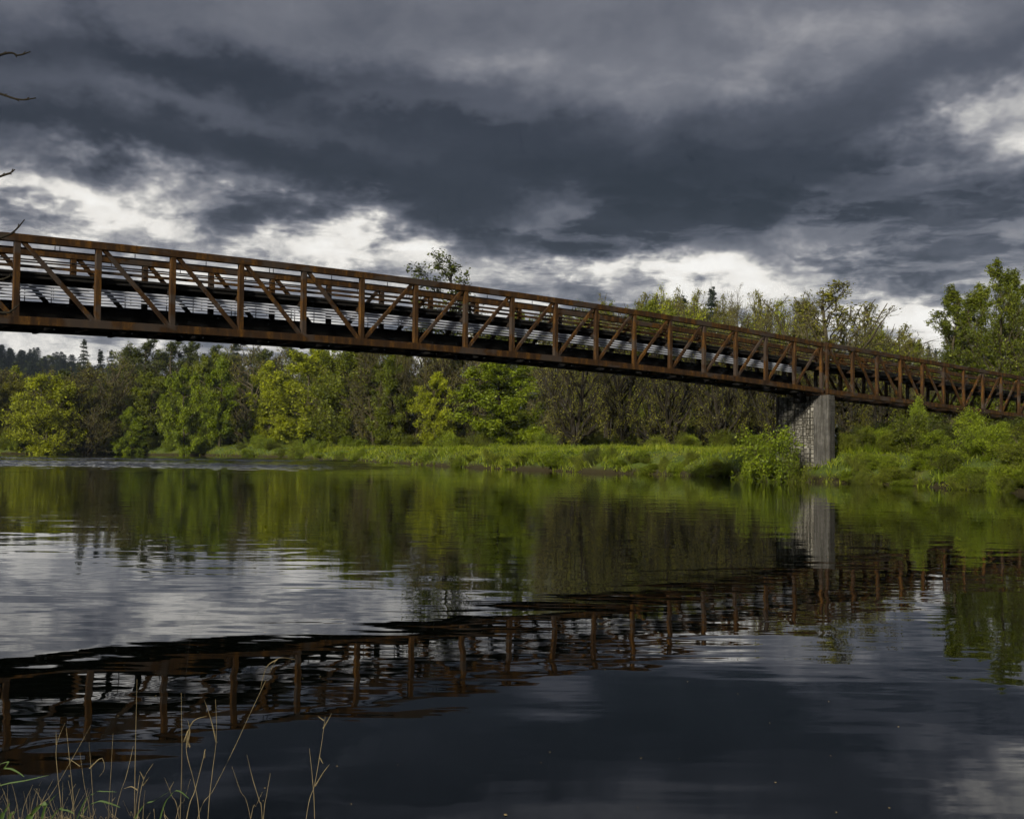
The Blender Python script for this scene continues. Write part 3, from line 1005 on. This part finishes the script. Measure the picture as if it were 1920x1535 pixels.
for i, (px, Y, top, w) in enumerate(woods):
    k = kinds[int(RNG.integers(0, 5))] if not 1000 < px < 1500 else kinds[(2, 3, 2, 0)[i % 4]]
    spot(px, Y, top, w, k[0], 'woodland_tree', k[1], k[2], 'woodland behind the bank trees: ' + k[2].split(' tree')[0])
# taller leafy tops showing under the bridge on the left
for px, top, w in ((238, 652, 100), (275, 636, 120), (318, 640, 130), (362, 640, 110), (398, 648, 100), (500, 655, 110), (545, 650, 120)):
    spot(px, 244 + RNG.uniform(-6, 6), top, w, 'cotton_b', 'cottonwood_tree', 'dark', 'dark leafy cottonwood top below the left part of the bridge', 'cottonwoods behind the far left bank')
for px, top, w in ((-20, 690, 90), (22, 688, 70), (-90, 690, 110), (-190, 695, 120)):
    spot(px, 300, top, w, 'round_b', 'green_tree', 'yellow', 'hazy yellow-green tree at the foot of the distant hill', 'yellow-green trees below the hill')
for px, top, w in ((15, 725, 60), (-40, 735, 80), (75, 700, 40)):
    spot(px, 285, top, w, 'round_a', 'dark_tree', 'dark', 'dark rounded tree in front of the hazy yellow-green trees', 'dark trees below the hill')

# --- shrubs
def shrub(px, Y, h, w, key, mt, label, group=None, rz=None):
    X = (px - 960) / FPX * Y
    return plant(key, X, Y, h, w, 'shrub', mt, label, group, 'shrub', rz=rz, sink=.05)

shrub(1458, 67.0, 4.1, 3.9, 'shrub_a', 'bright', 'tall bright green bush hiding the left foot of the stone pier', rz=.3)
shrub(1418, 69.5, 2.4, 3.0, 'shrub_a', 'bright', 'lower bush spreading left of the pier bush')
shrub(1490, 66.2, 2.3, 2.0, 'shrub_c', 'mid', 'dark low bush at the foot of the pier wall')
shrub(1115, 88.6, 1.5, 2.2, 'shrub_c', 'dark', 'dark round bush overhanging the water on the grassy bank')
shrub(1715, 66, 2.4, 2.8, 'shrub_a', 'mid', 'dark rounded shrub under the sloping landward span')
shrub(1822, 60, 2.7, 1.9, 'shrub_b', 'bright', 'tall light green shrub reaching up to the landward span')
shrub(1722, 68, 3.5, 1.3, 'shrub_b', 'bright', 'slim leafy sapling rising through the landward truss')
for px, Y, h, w, key in ((1585, 70, 2.0, 2.2, 'shrub_a'), (1622, 69, 2.6, 2.0, 'shrub_b'), (1650, 70, 2.6, 2.6, 'shrub_a'), (1672, 67, 2.2, 2.2, 'shrub_b'), (1755, 64, 2.4, 2.4, 'shrub_b'),
                         (1780, 59, 2.0, 2.4, 'shrub_a'), (1860, 58, 3.0, 2.8, 'shrub_a'), (1900, 55, 2.4, 2.6, 'shrub_a'), (1930, 58, 3.0, 2.8, 'shrub_b'), (1840, 54, 1.6, 2.2, 'shrub_c'),
                         (1895, 51.5, 1.4, 1.8, 'shrub_c'), (1875, 62, 2.8, 2.6, 'shrub_b'), (1960, 52, 2.2, 2.6, 'shrub_a'), (2010, 54, 3.0, 3.0, 'shrub_b'), (2070, 52, 2.5, 3.0, 'shrub_a')):
    shrub(px, Y, h * .58, w * .85, key, 'bright' if int(px) % 3 == 0 else 'mid', 'light green leafy shrub on the bank right of the pier', 'shrubs right of the pier')
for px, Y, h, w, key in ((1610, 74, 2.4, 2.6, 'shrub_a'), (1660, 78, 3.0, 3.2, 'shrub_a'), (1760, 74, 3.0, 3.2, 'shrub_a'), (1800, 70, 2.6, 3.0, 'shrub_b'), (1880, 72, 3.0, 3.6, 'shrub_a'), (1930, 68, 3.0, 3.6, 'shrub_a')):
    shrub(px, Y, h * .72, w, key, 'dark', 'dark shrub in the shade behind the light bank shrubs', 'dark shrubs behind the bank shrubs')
for i in range(46):       # far left bank thicket
    px = RNG.uniform(-120, 600)
    X = (px - 960) / FPX
    Y = 150.0
    while inside(np.array([[X * Y, Y]]), RIVER)[0]:
        Y += .5
    Y += RNG.uniform(.2, 5)
    shrub(px, Y, RNG.uniform(1.2, 3.0), RNG.uniform(2.5, 5), ('shrub_a', 'shrub_c', 'shrub_c')[i % 3], ('mid', 'bright', 'bright')[i % 3],
          ('mid-green' if i % 3 == 0 else 'light green') + ' bush in the thicket along the far left waterline', 'thicket on the far left waterline, ' + ('mid-green' if i % 3 == 0 else 'light green'))
for i in range(34):       # undergrowth at the edge of the grove
    px = RNG.uniform(590, 1450)
    Y = np.interp(px, [590, 800, 1000, 1200, 1450], [168, 130, 112, 104, 96]) + RNG.uniform(0, 8)
    shrub(px, Y, RNG.uniform(.8, 2.0), RNG.uniform(1.8, 3.4), ('shrub_a', 'shrub_c', 'shrub_b')[i % 3], ('mid', 'bright')[i % 2],
          ('mid-green' if i % 2 == 0 else 'light green') + ' undergrowth bush at the foot of the bank trees', 'undergrowth below the bank trees, ' + ('mid-green' if i % 2 == 0 else 'light green'))
for i in range(52):       # tall understory closing the wood at eye level
    px = -150 + i * 33 + RNG.uniform(-10, 10)
    Y = np.interp(px, [-150, 560, 640, 800, 1000, 1200, 1500], [232, 226, 186, 160, 150, 140, 128]) + RNG.uniform(0, 10)
    shrub(px, Y, RNG.uniform(3.0, 5.5), RNG.uniform(5, 8), ('shrub_a', 'shrub_b', 'shrub_c')[i % 3], ('dark', 'mid', 'dark')[i % 3], 'tall shaded bush deep in the wood behind the bank', 'shaded bushes inside the wood')
for i in range(96):       # tufts hanging over the bank edge
    px = RNG.uniform(600, 1860)
    px += 85 if px > 1490 else 0
    X = (px - 960) / FPX
    Y = 40.0
    while inside(np.array([[X * Y, Y]]), RIVER)[0]:
        Y += .3
    shrub(px, Y + RNG.uniform(.1, 2.5), RNG.uniform(.4, 1.1), RNG.uniform(.8, 2.4), ('shrub_c', 'shrub_a')[i % 2], ('mid', 'bright')[i % 2],
          ('dark' if i % 2 == 0 else 'pale') + ' leafy tuft hanging over the edge of the grassy bank', 'leafy tufts on the bank edge, ' + ('dark' if i % 2 == 0 else 'pale'))

# --- distant hill with firs and houses
def build_hill():
    a = np.linspace(math.radians(-44), math.radians(-7), 60)
    r = np.linspace(560, 1500, 26)
    A, R = np.meshgrid(a, r)
    fade = np.clip((math.radians(-11) - A) / math.radians(8), 0, 1)
    Z = 53 * np.clip((R - 570) / 330, 0, 1) ** .8 * fade * (1 + .10 * np.sin(A * 40) + .06 * np.sin(A * 90 + R * .02)) + 1.0 - 4 * (R < 575)
    V = np.stack([np.sin(A) * R, np.cos(A) * R, Z], -1).reshape(-1, 3)
    nx = len(a)
    i = np.arange((len(r) - 1) * nx).reshape(-1, nx)[:, :-1].ravel()
    o = link('hill', mesh('hill', V, [np.stack([i, i + 1, i + 1 + nx, i + nx], 1)], True), M['forest'])
    tag(o, kind='structure')
    def hz(az, R_):
        f = np.clip((math.radians(-11) - az) / math.radians(8), 0, 1)
        return 53 * np.clip((R_ - 570) / 330, 0, 1) ** .8 * f * (1 + .10 * np.sin(az * 40) + .06 * np.sin(az * 90 + R_ * .02)) + 1.0
    for i in range(330):
        az_, R_ = math.radians(RNG.uniform(-28, -18.5)), RNG.uniform(600, 960)
        if 770 < R_ < 806: continue
        w = RNG.uniform(11, 18); h = RNG.uniform(12, 21)
        x, y = math.sin(az_) * R_, math.cos(az_) * R_
        if RNG.uniform() < .72:
            plant('fir_b' if i % 2 else 'fir_a', x, y, h, w, 'fir_tree', 'fir', 'tiny dark fir in the wood on the distant hill', 'firs on the distant hill', z=float(hz(az_, R_)) - .5)
        else:
            plant('round_b', x, y, h * .6, w * 1.3, 'hill_tree', 'mid', 'tiny green tree in the wood on the distant hill', 'green trees on the distant hill', z=float(hz(az_, R_)) - .5)
    for px, R_, w, lab in ((16, 800, 12, 'wide pale house at the left end of the hillside row'), (78, 805, 10, 'small white house in the middle of the hillside row'), (112, 800, 13, 'pale house with grey roof at the right end of the hillside row')):
        az_ = math.atan((px - 960) / FPX)
        x, y, z = math.sin(az_) * R_, math.cos(az_) * R_, float(hz(az_, R_)) - 2.0
        h = empty('house', (x, y, z), -az_)
        tag(h, lab, 'house')
        link('wall', MB().box((-w / 2, -4, -6), (w / 2, 4, 3.6)).mesh('wall'), M['paint'], h)
        rv = [(-w / 2 - .5, -4.6, 3.5), (w / 2 + .5, -4.6, 3.5), (w / 2 + .5, 4.6, 3.5), (-w / 2 - .5, 4.6, 3.5), (-w / 2 - .5, 0, 5.8), (w / 2 + .5, 0, 5.8)]
        rf = MB().add(rv, [(0, 1, 5, 4), (2, 3, 4, 5), (0, 3, 2, 1)], [(0, 4, 3), (1, 2, 5)])
        link('roof', rf.mesh('roof'), M['roof'], h)
        for q in np.linspace(-w / 2 + 2, w / 2 - 2, 4):
            link('window', MB().box((q - .7, -4.06, .8), (q + .7, -3.9, 2.4)).mesh('window'), M['pane'], h)


build_hill()

# ------------------------------------------------------------------ bank grass
def build_grass():
    rng = np.random.default_rng(9)
    n = 420000
    Y = rng.uniform(46, 225, n)
    X = rng.uniform(-110, 34, n)
    P = np.stack([X, Y], 1)
    keep = (np.abs(X / Y) < .56) & (rng.uniform(0, 1, n) < np.clip((95 / Y) ** 1.5, 0, 1))
    P = P[keep]
    df = seg_dist(P, FARW)
    keep = ~inside(P, RIVER) & (df < 16) & (rng.uniform(0, 1, len(P)) < np.clip(1.3 - df / 16, .25, 1))
    P = P[keep]; n = len(P)
    z = ground(P)
    k = 3
    P = np.repeat(P, k, 0) + rng.normal(size=(n * k, 2)) * .16
    z = np.repeat(z, k)
    n = len(P)
    big = .5 + .5 * wob(P[:, 0] * 1.3 + 3, P[:, 1] * 1.3) * 1.2
    h = rng.uniform(.12, .40, n) * (.35 + 1.5 * np.clip(big, 0, 1.2) ** 2)
    h += np.clip(1.8 - seg_dist(P, FARW), 0, 1) * rng.uniform(0, .45, n) * (big > .45)
    w = rng.uniform(.025, .055, n) * np.clip(P[:, 1] / 90, .8, 1.6)
    a = rng.uniform(0, 6.28, n)
    ln = rng.uniform(.2, 1.1, n) * h
    b = rng.uniform(0, 6.28, n)
    base = np.column_stack([P, z - .03])
    sx = np.column_stack([np.cos(a) * w, np.sin(a) * w, np.zeros(n)])
    tip = base + np.column_stack([np.cos(b) * ln, np.sin(b) * ln, h])
    V = np.stack([base - sx, base + sx, tip], 1).reshape(-1, 3)
    o = link('bank_grass', mesh('bank_grass', V, [np.arange(n * 3).reshape(-1, 3)]), M['grass'])
    tag(o, 'rough green and straw-coloured grass covering the far river bank', 'grass', kind='stuff')
    print('grass', n)


build_grass()

# ------------------------------------------------------------------ near bank: reeds, twigs, floating bits
def world_at(px, py, Y):
    """point at forward distance Y on the line of sight through a photo pixel"""
    u_, v_ = px - 960, py - 767.5
    u_, v_ = math.cos(ROLL) * u_ + math.sin(ROLL) * v_, -math.sin(ROLL) * u_ + math.cos(ROLL) * v_
    d = right * (u_ / FPX) + fwd - up * (v_ / FPX)
    d = d * (Y / d.y)
    return np.array([d.x, d.y, d.z + EYE])


def smooth_path(pts, n):
    pts = np.asarray(pts, float)
    t = np.linspace(0, len(pts) - 1, n)
    out = []
    for q in t:
        i = min(int(q), len(pts) - 2); f = q - i
        p0, p1, p2, p3 = pts[max(i - 1, 0)], pts[i], pts[i + 1], pts[min(i + 2, len(pts) - 1)]
        out.append(.5 * ((2 * p1) + (-p0 + p2) * f + (2 * p0 - 5 * p1 + 4 * p2 - p3) * f * f + (-p0 + 3 * p1 - 3 * p2 + p3) * f ** 3))
    return np.array(out)


def reed(path, Y, r, label, group=None, mt='straw', side=(), blade=0.0, name='dry_reed', cat='reed'):
    """path: tip first, in photo pixels at distance Y; the foot is carried down to the ground"""
    P = [world_at(px, py, Y + dy) for px, py, dy in [(p[0], p[1], p[2] if len(p) > 2 else 0) for p in path]]
    b = P[-1].copy(); dv = P[-1] - P[-2]; dv /= max(abs(dv[2]), 1e-3)
    g = min(gz(b[0], b[1]), b[2] - .05) - .03
    b = b + dv * np.array([.4, .4, 1]) * abs(b[2] - g); b[2] = g
    P.append(b)
    base = P[-1].copy()
    C = smooth_path(P, 6 * len(P))[::-1] - base
    root = empty(name, base)
    tag(root, label, cat, group)
    n = len(C)
    if blade:
        tt = np.linspace(0, 1, n)
        wd = blade * np.sin(np.pi * np.clip(tt * .93 + .07, 0, 1)) ** .6
        sx = np.array([.8, .25, .5]) / np.linalg.norm([.8, .25, .5])
        V = np.concatenate([C - sx * wd[:, None], C + np.array([0, .35, -.25]) * wd[:, None], C + sx * wd[:, None]])
        i = np.arange(n - 1)
        mb = MB().add(V, np.stack([i, i + 1, n + i + 1, n + i], 1), np.stack([n + i, n + i + 1, 2 * n + i + 1, 2 * n + i], 1))
        stem = link('blade', mb.mesh('blade', True), M[mt], root)
    else:
        mb = MB()
        R_ = np.linspace(1.0, .38, n) * r * .46
        R_[::5] *= 1.22
        tubes(mb, C[None], R_[None], 6)
        stem = link('stem', mb.mesh('stem', True), M[mt], root)
    for sp in side:
        Q = [world_at(px, py, Y + .01) - base for px, py in sp]
        C = smooth_path(Q, 9)
        wd = np.linspace(1, .15, 9) * r * .8
        mb = MB()
        tubes(mb, C[None], wd[None], 4)
        link('leaf_sheath', mb.mesh('leaf_sheath'), M[mt], stem)
    return root


G = 'dry straw stalks on the near bank'
reed([(379, 1137), (360, 1178), (347, 1290), (342, 1420), (345, 1535)], 4.5, .0016, 'hair-thin dark grass stem, the tallest, curving over at its tip', mt='rail', name='grass_plant', cat='grass')
reed([(553, 1236), (522, 1234), (505, 1262), (470, 1335), (440, 1400), (400, 1480), (370, 1535)], 4.6, .0032, 'long dry reed arching sideways with a drooping tip', side=[[(520, 1236), (500, 1250), (488, 1290)]])
reed([(257, 1273), (254, 1400), (252, 1535)], 4.45, .0042, 'tallest straight thick brown reed stalk', mt='straw')
reed([(340, 1298), (341, 1400), (340, 1470), (338, 1535)], 4.5, .0045, 'straight reed stalk with a pale torn husk', side=[[(350, 1400), (356, 1372), (352, 1350)], [(345, 1390), (362, 1352), (388, 1342)]])
reed([(404, 1309), (406, 1380), (398, 1450), (390, 1535)], 4.55, .0042, 'reed stalk with a second thin shoot crossing it', side=[[(406, 1392), (396, 1350), (383, 1311)]])
reed([(610, 1342), (602, 1400), (590, 1470), (574, 1535)], 4.5, .0035, 'lone dry reed with a ragged feathery top', side=[[(607, 1350), (596, 1342)], [(606, 1365), (617, 1346), (622, 1336)], [(600, 1420), (606, 1432)]])
reed([(580, 1402), (586, 1460), (590, 1535)], 4.55, .0042, 'short reed with a side leaf beside the feathery one', side=[[(591, 1473), (606, 1448), (618, 1432)]])
reed([(352, 1372), (350, 1410), (365, 1470), (374, 1535)], 4.4, .0042, 'bent pale reed with a swollen husk', side=[[(356, 1400), (352, 1385), (354, 1372)]])
reed([(385, 1404), (379, 1430), (366, 1480), (350, 1535)], 4.4, .0055, 'stout brown stalk with a dark pointed bud', side=[[(383, 1420), (384, 1405)]])
for path, side in (([(122, 1354), (106, 1398), (108, 1450), (116, 1535)], [[(106, 1395), (105, 1370)]]), ([(170, 1360), (132, 1428), (95, 1490), (60, 1535)], []), ([(124, 1362), (130, 1420), (140, 1535)], []),
                   ([(167, 1390), (172, 1460), (175, 1535)], [[(168, 1440), (190, 1420), (196, 1440), (186, 1455)]]), ([(212, 1374), (208, 1450), (203, 1535)], []), ([(150, 1410), (158, 1470), (170, 1535)], [[(150, 1436), (136, 1426), (124, 1420)]]),
                   ([(250, 1398), (238, 1450), (215, 1535)], []), ([(287, 1431), (268, 1465), (258, 1535)], [[(270, 1460), (262, 1445)], [(268, 1472), (280, 1456)]]), ([(262, 1452), (256, 1500), (254, 1535)], [[(257, 1480), (246, 1474), (232, 1478)]]),
                   ([(435, 1436), (450, 1480), (470, 1535)], []), ([(463, 1414), (474, 1460), (486, 1500), (492, 1535)], []), ([(507, 1449), (500, 1490), (494, 1535)], []), ([(492, 1484), (480, 1510), (470, 1535)], []),
                   ([(308, 1456), (322, 1490), (336, 1535)], [[(318, 1480), (326, 1464)]]), ([(357, 1460), (345, 1500), (330, 1535)], []), ([(272, 1480), (268, 1535)], []), ([(288, 1520), (290, 1535)], []), ([(211, 1480), (210, 1510), (212, 1535)], [[(211, 1500), (216, 1494)]]),
                   ([(56, 1482), (56, 1535)], []), ([(100, 1460), (80, 1500), (68, 1535)], [])):
    reed(path, 4.4 + RNG.uniform(-.12, .2), RNG.uniform(.0026, .0042), 'short dry straw stalk among the reeds on the near bank', G, side=side)
for i in range(80):
    px = abs(RNG.normal(0, 1)) * 120 + RNG.uniform(-150, 80)
    top = RNG.uniform(1462, 1530)
    ln = RNG.uniform(-35, 35)
    reed([(px + ln, top), (px + ln * .4, top + 30), (px, 1540)], 4.3 + RNG.uniform(-.2, .2), RNG.uniform(.0018, .0032), 'short dry straw stalk among the reeds on the near bank', G)
G = 'green blades among the reeds'
for path, bl in (([(92, 1452), (50, 1462), (0, 1472), (-60, 1500)], .007), ([(46, 1456), (30, 1445), (10, 1440), (-40, 1450)], .005), ([(320, 1482), (290, 1500), (255, 1530)], .007), ([(122, 1475), (95, 1500), (78, 1535)], .007),
                 ([(225, 1513), (205, 1505), (180, 1503), (150, 1535)], .006), ([(219, 1484), (195, 1483), (178, 1486), (150, 1520)], .004), ([(18, 1505), (10, 1520), (2, 1540)], .010),
                 ([(40, 1515), (25, 1525), (15, 1540)], .009), ([(355, 1497), (335, 1482), (320, 1490), (300, 1535)], .004), ([(140, 1525), (120, 1518), (95, 1535)], .006)):
    reed(path, 4.35 + RNG.uniform(-.1, .1), .003, 'slim green grass blade bending between the dry stalks', G, mt='reedgreen', blade=bl, name='grass_plant', cat='grass')
reed([(86, 1509), (76, 1506), (64, 1522), (52, 1542)], 4.2, .004, 'broad rounded green leaf at the foot of the reeds', mt='reedgreen', blade=.019, name='leafy_plant', cat='plant')

# bare tree just outside the frame, its twig tips reach into the view
tb = np.array([-2.95, 3.9, gz(-2.95, 3.9)])
tr = empty('bare_tree', tb)
tag(tr, 'leafless tree at the left edge, only its thin curved twig tips showing', 'tree')
tC = smooth_path([tb - tb, np.array([.05, .05, 1.2]), np.array([.02, .02, 2.4]), np.array([.10, .05, 3.6]), np.array([.05, .1, 4.8])], 16)
mb = MB(); tubes(mb, tC[None], np.linspace(.06, .015, 16)[None], 8)
link('trunk', mb.mesh('trunk', True), M['darkbark'], tr)
for pts, h0 in (([(-160, 160), (0, 103), (34, 104), (57, 97)], 3.3), ([(-160, 120), (0, 176), (38, 187), (67, 184)], 3.4), ([(-120, 372), (0, 331), (18, 325), (28, 318)], 2.3),
                ([(-160, 500), (0, 446), (26, 434), (46, 412)], 2.0), ([(-120, 560), (0, 525), (20, 517)], 1.8), ([(-140, 575), (0, 586), (22, 582), (37, 570)], 1.5)):
    Q = [np.interp(h0, tC[:, 2], tC[:, 0]), np.interp(h0, tC[:, 2], tC[:, 1]), h0]
    Q = [np.array(Q)] + [world_at(px, py, 3.9) - tb for px, py in pts]
    C = smooth_path(Q, 26)
    mb = MB(); rr = np.linspace(.007, .0017, 26); rr[-1] = .0026; rr[-5] *= 1.3; rr[-9] *= 1.3
    tubes(mb, C[None], rr[None], 6)
    br = link('branch', mb.mesh('branch', True), M['darkbark'], tr)
    for q, sg in ((-5, 1), (-9, -1), (-13, 1)):
        d_ = C[q + 1] - C[q]; d_ /= np.linalg.norm(d_)
        e_ = np.array([d_[0] * .8 - sg * d_[2] * .6, d_[1], d_[2] * .8 + sg * d_[0] * .6])
        bb = MB(); tubes(bb, np.stack([C[q], C[q] + e_ * .006, C[q] + e_ * .013])[None], np.array([[.0022, .0030, .0006]]), 5)
        link('bud', bb.mesh('bud'), M['darkbark'], br)

# floating specks
rng = np.random.default_rng(3)
mb = MB()
for i in range(60):
    Y = 5.8 + 22 * rng.uniform() ** 2.2
    X = rng.uniform(-.4, .46) * Y
    s_ = rng.uniform(.003, .008)
    if i == 0: X, Y, s_ = -.014, 5.72, .014
    a = rng.uniform(0, 6.28, 6) * 0 + np.arange(6) * math.pi / 3
    q = rng.uniform(.5, 1.2, 6) * s_
    V = [(X + math.cos(t) * r_, Y + math.sin(t) * r_ * 1.4, .003) for t, r_ in zip(a, q)] + [(X, Y, .006)]
    mb.add(V, [(j, (j + 1) % 6, 6) for j in range(6)])
o = link('floating_debris', mb.mesh('floating_debris'), M['debris'])
tag(o, 'tiny pale specks of pollen and leaf bits floating on the dark water', 'debris', kind='stuff')

# ------------------------------------------------------------------ thin blue air over the whole place
mt, N, out = material('thin_blue_air')
pv = N.node('ShaderNodeVolumePrincipled')
pv.inputs['Color'].default_value = (.62, .76, 1.0, 1)
pv.inputs['Density'].default_value = .00006
pv.inputs['Anisotropy'].default_value = 0.0
N.l.new(pv.outputs[0], out.inputs['Volume'])
hz_ = link('haze', MB().box((-1700, -1550, -3.4), (1700, 1650, 118)).mesh('haze'), mt)
tag(hz_, 'thin blue haze in the air over the river and the hill', 'haze', kind='stuff')

# ------------------------------------------------------------------ tell look-alikes apart by their order along the bank
ORD = ['first', 'second', 'third', 'fourth', 'fifth', 'sixth', 'seventh', 'eighth', 'ninth', 'tenth', 'eleventh', 'twelfth', 'thirteenth', 'fourteenth', 'fifteenth', 'sixteenth']
for grp, txt in (('leafless thicket by the pier', 'dark leafless thicket tree, {} from the large round green tree'),
                 ('shrubs right of the pier', 'leafy green bank shrub, {} counting from the pier'),
                 ('dark shrubs behind the bank shrubs', 'dark shaded shrub behind the bank shrubs, {} from the pier'),
                 ('cottonwoods behind the far left bank', 'dark leafy cottonwood under the bridge, {} counting from the tallest left fir'),
                 ('distant firs in the gap before the cottonwoods', 'small distant dark fir, {} counting toward the cottonwoods')):
    obs = sorted([o for o in COL.objects if o.get('group') == grp], key=lambda o: o.location.x / o.location.y)
    for i, o in enumerate(obs):
        o['label'] = txt.format(ORD[i])
